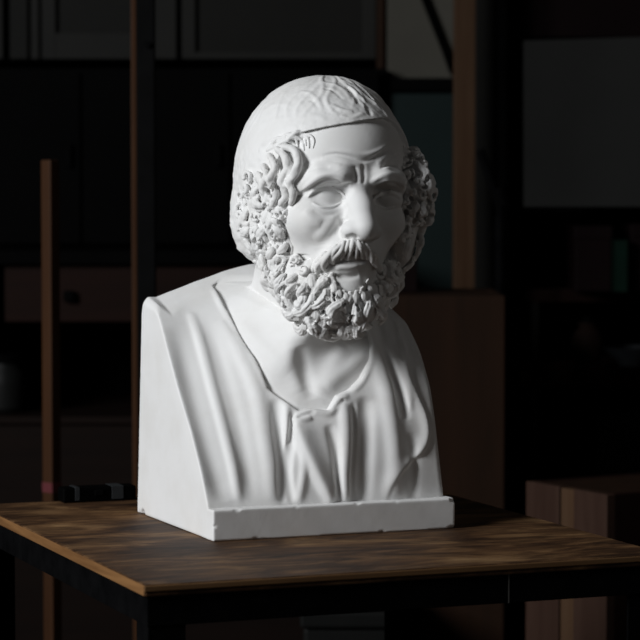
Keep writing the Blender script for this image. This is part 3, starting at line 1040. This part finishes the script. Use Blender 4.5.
for lx in (0, 1):
    for ly in (0, 1):
        x0 = e + 0.002 if lx == 0 else TW - e - 0.002; sx = 1 if lx == 0 else -1
        y0 = e + 0.002 if ly == 0 else TD - e - 0.002; sy = 1 if ly == 0 else -1
        L = 0.046; t = 0.005
        a1 = sorted([x0, x0 + sx * L]); b1 = sorted([y0, y0 + sy * t])
        a2 = sorted([x0, x0 + sx * t]); b2 = sorted([y0, y0 + sy * L])
        lg = boxes('leg', [((a1[0], b1[0], 0.006), (a1[1], b1[1], RT - 0.001)), ((a2[0], b2[0], 0.006), (a2[1], b2[1], RT - 0.001))], METAL, table, bev=0.001)
        boxes('foot_plate', [((a1[0], b2[0], 0.0), (a1[1], b2[1], 0.006))], METAL, lg, bev=0.001)
boxes('weld_seam', [((0.472, e - 0.0006, RBOT), (0.4735, e + 0.001, RT))], STEEL, table, bev=0.0)
bm = bmesh.new(); bm_tube(bm, [(e - 0.004, 0.742, TABLE_Z - 0.022), (e + 0.001, 0.742, TABLE_Z - 0.022)], 0.0042, 12)
build('bolt', bm, STEEL, table)

# object lying on the far edge of the table: a black case with two pale bands
c = at_height(97, 500.5, TABLE_Z)
case = empty('tool_case', tuple(c), TYAW, 'long black tool case with grey bands lying at the far left edge of the table', 'case')
bm = bmesh.new(); bm_box(bm, (-0.056, -0.016, 0.0), (0.056, 0.016, 0.022), 0.004, 3); build('case_body', bm, BLACK, case)
for x0, x1 in [(-0.038, -0.031), (0.018, 0.036)]:
    boxes('band', [((x0, -0.0168, 0.003), (x1, 0.0165, 0.0226))], BAND, case, bev=0.0005)
boxes('latch', [((-0.008, -0.018, 0.010), (0.004, -0.0155, 0.018))], METAL, case, bev=0.0005)

# ---------------------------------------------------------------- left: posts behind the table
def post(name, px, Y, w, z1, rz, m, label, cat):
    o = empty(name, (xpix(px, Y), Y, 0), rz, label, cat)
    bm = bmesh.new(); bm_box(bm, (-w / 2, -w / 2, 0), (w / 2, w / 2, z1), 0.003, 2)
    build('shaft', bm, m, o); return o
Y = 4.7
p = post('easel_post', 51, Y, 0.0245, zpix(160, Y), math.radians(-38), POST2, 'thin wooden post with a free top end standing behind the left end of the table', 'post')
boxes('red_tape', [((-0.0126, -0.0126, zpix(492, Y)), (0.0126, 0.0126, zpix(482, Y)))], RED, p, bev=0.0003)
boxes('foot', [((-0.05, -0.02, 0), (0.05, 0.02, 0.035))], POST2, p)
Y = 4.75
p = empty('steel_post', (xpix(147, Y), Y, 0), 0.0, 'tall black steel post with a wooden strip just left of the bust', 'post')
boxes('steel_tube', [((-0.0165, -0.0165, 0.008), (0.0165, 0.0165, 2.55))], DULL_BLACK, p)
boxes('wooden_strip', [((-0.0275, -0.006, 0.008), (-0.0175, 0.012, 2.5))], POST2, p, bev=0.0015)
boxes('base_plate', [((-0.09, -0.09, 0), (0.09, 0.09, 0.008))], METAL, p)
bm = bmesh.new(); bm_tube(bm, [(0.004, -0.022, zpix(45, Y)), (0.004, -0.0155, zpix(45, Y))], 0.006, 14); build('bolt', bm, METAL, p)

# ---------------------------------------------------------------- far left: bench, black cupboard, wall cupboard
Y = 5.55
x0, x1 = xpix(-70, Y), xpix(372, Y)
def shelf_bench():
    o = empty('workbench', ((x0 + x1) / 2, Y + 0.25, 0), 0, 'long red-brown wooden workbench in the dark behind the left of the table', 'workbench')
    def lb(name, lst, m, **k): return boxes(name, [((a[0] - (x0 + x1) / 2, a[1] - Y - 0.25, a[2]), (b[0] - (x0 + x1) / 2, b[1] - Y - 0.25, b[2])) for a, b in lst], m, o, **k)
    zt = zpix(264, Y)
    lb('bench_top', [((x0, Y - 0.02, zt), (x1, Y + 0.60, zt + 0.028))], BLACK)
    for a, b in [(5, 134), (138, 250), (254, 368)]:
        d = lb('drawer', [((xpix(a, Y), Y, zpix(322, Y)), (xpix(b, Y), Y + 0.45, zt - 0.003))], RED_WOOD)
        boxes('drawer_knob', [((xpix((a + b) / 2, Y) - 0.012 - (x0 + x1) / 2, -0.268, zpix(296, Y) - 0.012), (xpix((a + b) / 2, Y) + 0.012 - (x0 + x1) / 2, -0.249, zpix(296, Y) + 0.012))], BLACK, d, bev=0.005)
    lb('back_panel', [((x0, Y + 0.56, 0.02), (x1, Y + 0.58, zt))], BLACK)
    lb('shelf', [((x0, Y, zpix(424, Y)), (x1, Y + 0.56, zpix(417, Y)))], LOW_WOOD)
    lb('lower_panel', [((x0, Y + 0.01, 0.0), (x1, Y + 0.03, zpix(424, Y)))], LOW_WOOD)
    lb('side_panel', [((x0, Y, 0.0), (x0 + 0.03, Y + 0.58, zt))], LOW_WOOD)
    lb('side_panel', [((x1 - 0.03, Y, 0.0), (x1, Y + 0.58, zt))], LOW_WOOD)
shelf_bench()
z = zpix(417, Y)
j = empty('storage_jar', (xpix(5, Y + .12), Y + 0.12, z), 0, 'dull grey jar standing on the dark bench shelf at the far left', 'jar')
bm = bmesh.new(); bm_lathe(bm, [(0.035, 0), (0.045, 0.01), (0.048, 0.06), (0.044, 0.09), (0.033, 0.105), (0.033, 0.11)]); build('jar_body', bm, GREY_PLASTIC, j, True)
bm = bmesh.new(); bm_lathe(bm, [(0.036, 0.11), (0.037, 0.125), (0.034, 0.128)]); build('lid', bm, BLACK, j, True)
zt = zpix(264, Y) + 0.028
Yc = 5.78
lo, hi = rect((-70, 68, 386, 262), Yc, 0.40); lo[2] = zt
bc = empty('black_cupboard', ((lo[0] + hi[0]) / 2, Yc + 0.2, zt), 0, 'wide black cupboard standing on the workbench behind the head', 'cupboard')
cx = (lo[0] + hi[0]) / 2; hw = (hi[0] - lo[0]) / 2; hh_ = hi[2] - zt
boxes('carcass', [((-hw, -0.18, 0), (hw, 0.2, hh_))], BLACK, bc)
for k in range(3):
    a = -hw + 0.01 + k * (2 * hw - 0.02) / 3; b = a + (2 * hw - 0.02) / 3 - 0.006
    d = boxes('door', [((a, -0.2, 0.01), (b, -0.181, hh_ - 0.01))], BLACK, bc)
    boxes('door_handle', [((b - 0.03, -0.212, hh_ * 0.45), (b - 0.018, -0.199, hh_ * 0.58))], BLACK, d, bev=0.003)

Yw = 5.85
lo, hi = rect((-70, -60, 384, 61), Yw, 0.5)
wc = empty('wall_cupboard', ((lo[0] + hi[0]) / 2, Yw + 0.25, lo[2]), 0, 'grey painted wall cupboard with panelled doors across the upper left', 'cupboard')
def lw(p, t0, t1):
    a, b = rect(p, Yw, 0)
    return ((a[0] - wc.location[0], t0 - 0.25, a[2] - lo[2]), (b[0] - wc.location[0], t1 - 0.25, b[2] - lo[2]))
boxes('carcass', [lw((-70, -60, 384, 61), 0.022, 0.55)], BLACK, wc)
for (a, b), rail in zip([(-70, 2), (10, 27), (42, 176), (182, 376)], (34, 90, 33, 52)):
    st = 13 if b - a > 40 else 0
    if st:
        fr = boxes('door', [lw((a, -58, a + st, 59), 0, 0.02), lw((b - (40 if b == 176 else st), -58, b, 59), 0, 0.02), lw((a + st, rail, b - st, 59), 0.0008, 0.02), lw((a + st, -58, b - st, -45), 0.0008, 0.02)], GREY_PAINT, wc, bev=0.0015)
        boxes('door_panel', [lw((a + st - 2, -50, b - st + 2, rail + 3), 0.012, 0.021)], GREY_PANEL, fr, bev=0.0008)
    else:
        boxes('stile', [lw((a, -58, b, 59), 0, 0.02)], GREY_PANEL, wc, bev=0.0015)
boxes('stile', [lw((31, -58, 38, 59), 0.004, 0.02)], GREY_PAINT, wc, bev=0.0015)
boxes('stile', [lw((376.5, -58, 384, 72), -0.004, 0.02)], CRATE, wc, bev=0.0015)['label'] = 'brown end stile'

# ---------------------------------------------------------------- centre right: teal cupboard, boards, posts, crate
Yt = 5.82
lo, hi = rect((388, 78, 474, 300), Yt, 0.4)
tc_ = empty('teal_cupboard', ((lo[0] + hi[0]) / 2, Yt + 0.2, 0), 0, 'tall dark teal cupboard in shadow to the right of the head', 'cupboard')
hw = (hi[0] - lo[0]) / 2
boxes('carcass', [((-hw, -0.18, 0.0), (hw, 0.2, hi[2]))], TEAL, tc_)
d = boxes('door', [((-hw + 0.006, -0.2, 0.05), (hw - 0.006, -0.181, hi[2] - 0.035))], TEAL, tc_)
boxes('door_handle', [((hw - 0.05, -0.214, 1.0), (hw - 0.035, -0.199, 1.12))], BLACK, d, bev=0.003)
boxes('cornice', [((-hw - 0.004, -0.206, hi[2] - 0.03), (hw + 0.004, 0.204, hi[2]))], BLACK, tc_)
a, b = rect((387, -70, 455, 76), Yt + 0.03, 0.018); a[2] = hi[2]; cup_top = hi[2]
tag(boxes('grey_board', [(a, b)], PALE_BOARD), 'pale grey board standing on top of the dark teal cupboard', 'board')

Y = 5.46
p = post('timber_post', 463.5, Y, 0.045, 2.75, 0.0, POST_WOOD, 'orange-brown timber post rising behind the brown crate to the right of the head', 'post')
boxes('foot_plate', [((-0.026, -0.026, 0), (0.022, 0.022, 0.006))], METAL, p)
Y = 5.56
bm = bmesh.new(); bm_box(bm, (xpix(474, Y), Y, 0), (xpix(497, Y), Y + 0.05, 2.75), 0.003)
tag(build('grey_post', bm, GREY_PANEL), 'dull grey post directly right of the orange-brown timber post', 'post')
# slanting black cable in front of the pale board
Yk = 5.832
pts = [at_depth(px, py, Yk) for px, py in [(408, -48), (412, -36), (424, 0), (434, 25), (444, 50), (451, 70)]]
pts.append(np.array([xpix(453, Yk), Yk + 0.002, cup_top + 0.008])); pts.append(np.array([xpix(462, Yk), Yk + 0.006, cup_top + 0.0075]))
bm = bmesh.new(); bm_tube(bm, pts, 0.0062, 10)
tag(build('hanging_cable', bm, BLACK, smooth=True), 'black cable slanting across the pale grey board at the top', 'cable')

Y = 4.95
lo, hi = rect((352, 296, 505, 600), Y, 0.35)
cr = empty('brown_crate', ((lo[0] + hi[0]) / 2, Y + 0.175, 0), 0, 'tall plain brown wooden crate standing behind the right shoulder of the bust', 'crate')
hw = (hi[0] - lo[0]) / 2
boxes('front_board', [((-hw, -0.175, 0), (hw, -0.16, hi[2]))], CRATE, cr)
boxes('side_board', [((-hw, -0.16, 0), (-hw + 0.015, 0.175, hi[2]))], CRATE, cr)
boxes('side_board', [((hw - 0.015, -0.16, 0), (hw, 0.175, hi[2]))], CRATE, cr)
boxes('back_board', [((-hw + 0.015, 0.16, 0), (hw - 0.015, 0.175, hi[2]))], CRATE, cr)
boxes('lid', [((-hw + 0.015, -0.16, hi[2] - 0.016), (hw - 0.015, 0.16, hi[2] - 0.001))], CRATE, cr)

# lamp arm leaning at the grey post
Yl = 5.44
la = empty('clamp_lamp', (xpix(500, Yl), Yl, 0), 0, 'thin black lamp stand with a bent arm beside the dull grey post', 'lamp')
def L3(px, py, y=Yl): q = at_depth(px, py, y); return (q[0] - la.location[0], q[1] - la.location[1], q[2])
bm = bmesh.new(); bm_tube(bm, [(0, 0, 0.012), L3(500, 215)], 0.011, 12); build('stand', bm, METAL, la)
bm = bmesh.new(); bm_tube(bm, [L3(480, 150), L3(487, 170), L3(496, 196), L3(501, 214)], 0.009, 12); build('arm', bm, METAL, la, True)
bm = bmesh.new(); bm_tube(bm, [L3(499, 188), L3(503, 206)], 0.015, 14); build('joint', bm, METAL, la)
bm = bmesh.new(); bm_lathe(bm, [(0.05, 0), (0.05, 0.01), (0.02, 0.018)]); build('base', bm, METAL, la)

# ---------------------------------------------------------------- far right: shelf unit and what stands on it
Ys = 5.6
sx0, sx1 = xpix(507, Ys), xpix(700, Ys)
su = empty('shelf_unit', ((sx0 + sx1) / 2, Ys + 0.2, 0), 0, 'tall dark wooden shelf unit along the right side of the room', 'shelf')
scx = (sx0 + sx1) / 2; hw = (sx1 - sx0) / 2
boxes('upright', [((-hw, -0.2, 0), (-hw + 0.028, 0.2, 2.6))], BLACK, su)
boxes('upright', [((hw - 0.028, -0.2, 0), (hw, 0.2, 2.6))], BLACK, su)
boxes('back_panel', [((-hw + 0.028, 0.185, 0.0), (hw - 0.028, 0.2, 2.6))], BLACK, su)
for py0, py1, m in [(289, 302, RED_WOOD), (362, 388, RED_WOOD), (480, 492, BLACK), (620, 632, BLACK)]:
    boxes('shelf_board', [((-hw + 0.028, -0.2, zpix(py1, Ys)), (hw - 0.028, 0.185, zpix(py0, Ys)))], m, su)
boxes('shelf_board', [((-hw + 0.028, -0.2, zpix(212, Ys)), (hw - 0.028, 0.185, zpix(206, Ys)))], BLACK, su)
boxes('top_drawer', [((-hw + 0.028, -0.2, zpix(37, Ys)), (hw - 0.028, 0.18, zpix(-60, Ys)))], DARK_RED, su)
boxes('divider', [((xpix(531, Ys) - scx, -0.2, zpix(480, Ys)), (xpix(539, Ys) - scx, 0.18, zpix(302, Ys)))], GREY_PANEL, su)
# board leaning on the shelf
z0 = zpix(206, Ys)
bm = bmesh.new()
xa, xb = xpix(518, Ys), xpix(676, Ys)
vs = [(xa, 0, 0.0), (xb, 0, 0.0), (xb, 0, 0.362), (xa, 0, 0.352)]
f = [bm.verts.new((v[0] - scx, 0.0, v[2])) for v in vs] + [bm.verts.new((v[0] - scx, 0.014, v[2])) for v in vs]
for q in [(0, 1, 2, 3), (7, 6, 5, 4), (0, 4, 5, 1), (1, 5, 6, 2), (2, 6, 7, 3), (3, 7, 4, 0)]: bm.faces.new([f[i] for i in q])
o = build('drawing_board', bm, DIM_BOARD, loc=(scx, Ys - 0.15, z0)); o.rotation_euler = (math.radians(-4), 0, 0)
tag(o, 'wide dim grey board leaning on the upper shelf at the right', 'board')
# on the shelf below it
z1 = zpix(289, Ys)
def carton(px0, px1, py0, zb, y0, d, m, label, cat='box', name='storage_box'):
    a, b = xpix(px0, Ys + y0), xpix(px1, Ys + y0); zt = zpix(py0, Ys + y0)
    o = empty(name, ((a + b) / 2, Ys + y0 + d / 2, zb), 0, label, cat)
    w = (b - a) / 2; h = zt - zb
    boxes('box_body', [((-w, -d / 2, 0), (w, d / 2, h * 0.86))], m, o)
    boxes('lid', [((-w - 0.002, -d / 2 - 0.002, h * 0.80), (w + 0.002, d / 2 + 0.002, h))], m, o)
    return o
carton(575, 611, 226, z1, -0.12, 0.2, DARK_RED, 'dark red box left of the green book on the right shelf')
carton(631, 668, 224, z1, -0.12, 0.2, DARK_RED, 'dark red box right of the green book on the right shelf')
a, b = xpix(613.5, Ys - 0.15), xpix(628, Ys - 0.15)
bk = empty('green_book', ((a + b) / 2, Ys - 0.05, z1), 0, 'dark green book upright between two dark red boxes on the right shelf', 'book')
w = (b - a) / 2; h = zpix(240, Ys - 0.15) - z1
boxes('cover', [((-w, -0.1, 0), (-w + 0.003, 0.09, h)), ((w - 0.003, -0.1, 0), (w, 0.09, h)), ((-w, -0.1, 0), (w, -0.096, h))], GREEN, bk, bev=0.0008)
boxes('pages', [((-w + 0.003, -0.096, 0.003), (w - 0.003, 0.085, h - 0.003))], PALE, bk, bev=0.0)
z2 = zpix(362, Ys)
j = empty('glazed_jar', (xpix(588, Ys - .1), Ys - 0.1, z2), 0, 'small brown glazed jar on the middle right shelf', 'jar')
bm = bmesh.new(); bm_lathe(bm, [(0.022, 0), (0.034, 0.02), (0.036, 0.05), (0.026, 0.075), (0.018, 0.082), (0.021, 0.092)]); build('jar_body', bm, GLAZE, j, True)
bm = bmesh.new(); bm_lathe(bm, [(0.021, 0.092), (0.014, 0.101), (0.004, 0.108)]); build('stopper', bm, BLACK, j, True)
o = empty('shallow_dish', (xpix(633, Ys - .1), Ys - 0.1, z2), 0, 'pale shallow dish on the middle right shelf at the picture edge', 'dish')
bm = bmesh.new(); bm_lathe(bm, [(0.03, 0), (0.034, 0.008), (0.066, 0.036), (0.070, 0.040), (0.064, 0.038), (0.03, 0.012)]); build('bowl', bm, PALE, o, True)
bm = bmesh.new(); bm_lathe(bm, [(0.028, 0.0131), (0.028, 0.022), (0.01, 0.026)]); build('foot_ring', bm, PALE, o, True)
zc = zpix(296, 4.95)
a, b = xpix(394, 5.12), xpix(417, 5.12)
o = empty('small_dark_box', ((a + b) / 2, 5.17, zc), 0, 'small dark brown box on top of the brown crate beside the beard', 'box')
w = (b - a) / 2; h = zpix(255, 5.12) - zc
boxes('box_body', [((-w, -0.05, 0), (w, 0.05, h - 0.012))], DARK_RED, o)
boxes('lid', [((-w - 0.002, -0.052, h - 0.014), (w + 0.002, 0.052, h))], DARK_RED, o)
carton(598, 660, 414, zpix(480, Ys), -0.15, 0.25, GREY_PLASTIC, 'dim grey box on the low right shelf above the wooden pedestal')

# ---------------------------------------------------------------- pedestal at the right, bin under the bench
Ca = at_depth(607, 495, 4.3); Cb = at_depth(526, 481, 4.5)
ang = math.atan2(Ca[1] - Cb[1], Ca[0] - Cb[0]); Lp = math.hypot(Ca[0] - Cb[0], Ca[1] - Cb[1]); Hp = Ca[2]
pd = empty('wooden_pedestal', (Cb[0], Cb[1], 0), ang, 'pinkish brown wooden pedestal box behind the right end of the table', 'pedestal')
def pb(name, lst, m): return boxes(name, lst, m, pd, bev=0.0015)
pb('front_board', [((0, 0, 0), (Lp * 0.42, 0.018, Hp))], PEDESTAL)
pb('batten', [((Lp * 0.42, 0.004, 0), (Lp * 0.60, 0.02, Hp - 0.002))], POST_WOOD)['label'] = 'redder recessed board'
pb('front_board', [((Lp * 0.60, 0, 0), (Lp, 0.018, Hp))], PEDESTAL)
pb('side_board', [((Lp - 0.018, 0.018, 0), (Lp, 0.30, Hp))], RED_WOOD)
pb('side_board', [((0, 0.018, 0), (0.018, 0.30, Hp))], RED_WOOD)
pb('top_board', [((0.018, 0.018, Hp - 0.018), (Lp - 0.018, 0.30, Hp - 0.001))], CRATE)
lo, hi = rect((300, 612, 404, 700), 4.6, 0.3)
gb = empty('storage_bin', ((lo[0] + hi[0]) / 2, 4.75, 0), 0, 'grey storage bin on the floor seen under the table', 'bin')
hw = (hi[0] - lo[0]) / 2; zt = hi[2]
boxes('bin_body', [((-hw + 0.006, -0.14, 0), (hw - 0.006, 0.14, zt - 0.03))], GREY_PLASTIC, gb, bev=0.008)
boxes('bin_lid', [((-hw, -0.15, zt - 0.03), (hw, 0.15, zt))], GREY_PLASTIC, gb, bev=0.006)

# ================================================================== light and camera
cam = bpy.data.cameras.new('camera'); co = bpy.data.objects.new('camera', cam); COL.objects.link(co)
cam.sensor_width = 36; cam.lens = F_PX / 640 * 36
cam.clip_start = 0.05
co.location = tuple(CAM); co.rotation_euler = (math.pi / 2 - PITCH, 0, 0)
cam.dof.use_dof = True; cam.dof.focus_distance = 3.42; cam.dof.aperture_fstop = (cam.lens / 1000) / 0.021
SC.camera = co
from mathutils import Vector
def area(name, loc, target, sx, sy, power, color, spread=math.pi):
    l = bpy.data.lights.new(name, 'AREA'); l.shape = 'RECTANGLE'; l.size = sx; l.size_y = sy; l.energy = power; l.color = color; l.spread = spread
    o = bpy.data.objects.new(name, l); COL.objects.link(o); o.location = loc
    o.rotation_euler = (Vector(target) - Vector(loc)).to_track_quat('-Z', 'Y').to_euler()
    return o
area('window_daylight', (-3.7, 1.2, 3.05), (0, 3.5, 1.2), 1.4, 1.7, 96, (0.962, 0.98, 1.0), math.radians(120))
area('added_fill_right', (3.0, 2.6, 2.0), (0.1, 3.5, 1.3), 1.0, 1.2, 0.9, (1.0, 0.95, 0.9), math.radians(90))  # weak warm fill light added to lift the right side
wd = bpy.data.worlds.new('room_ambient'); SC.world = wd; wd.use_nodes = True
wd.node_tree.nodes['Background'].inputs[0].default_value = (0.008, 0.008, 0.0082, 1)
SC.view_settings.view_transform = 'Standard'; SC.view_settings.look = 'None'
SC.view_settings.gamma = 1; SC.view_settings.use_curve_mapping = False
SC.view_settings.exposure = 0.0
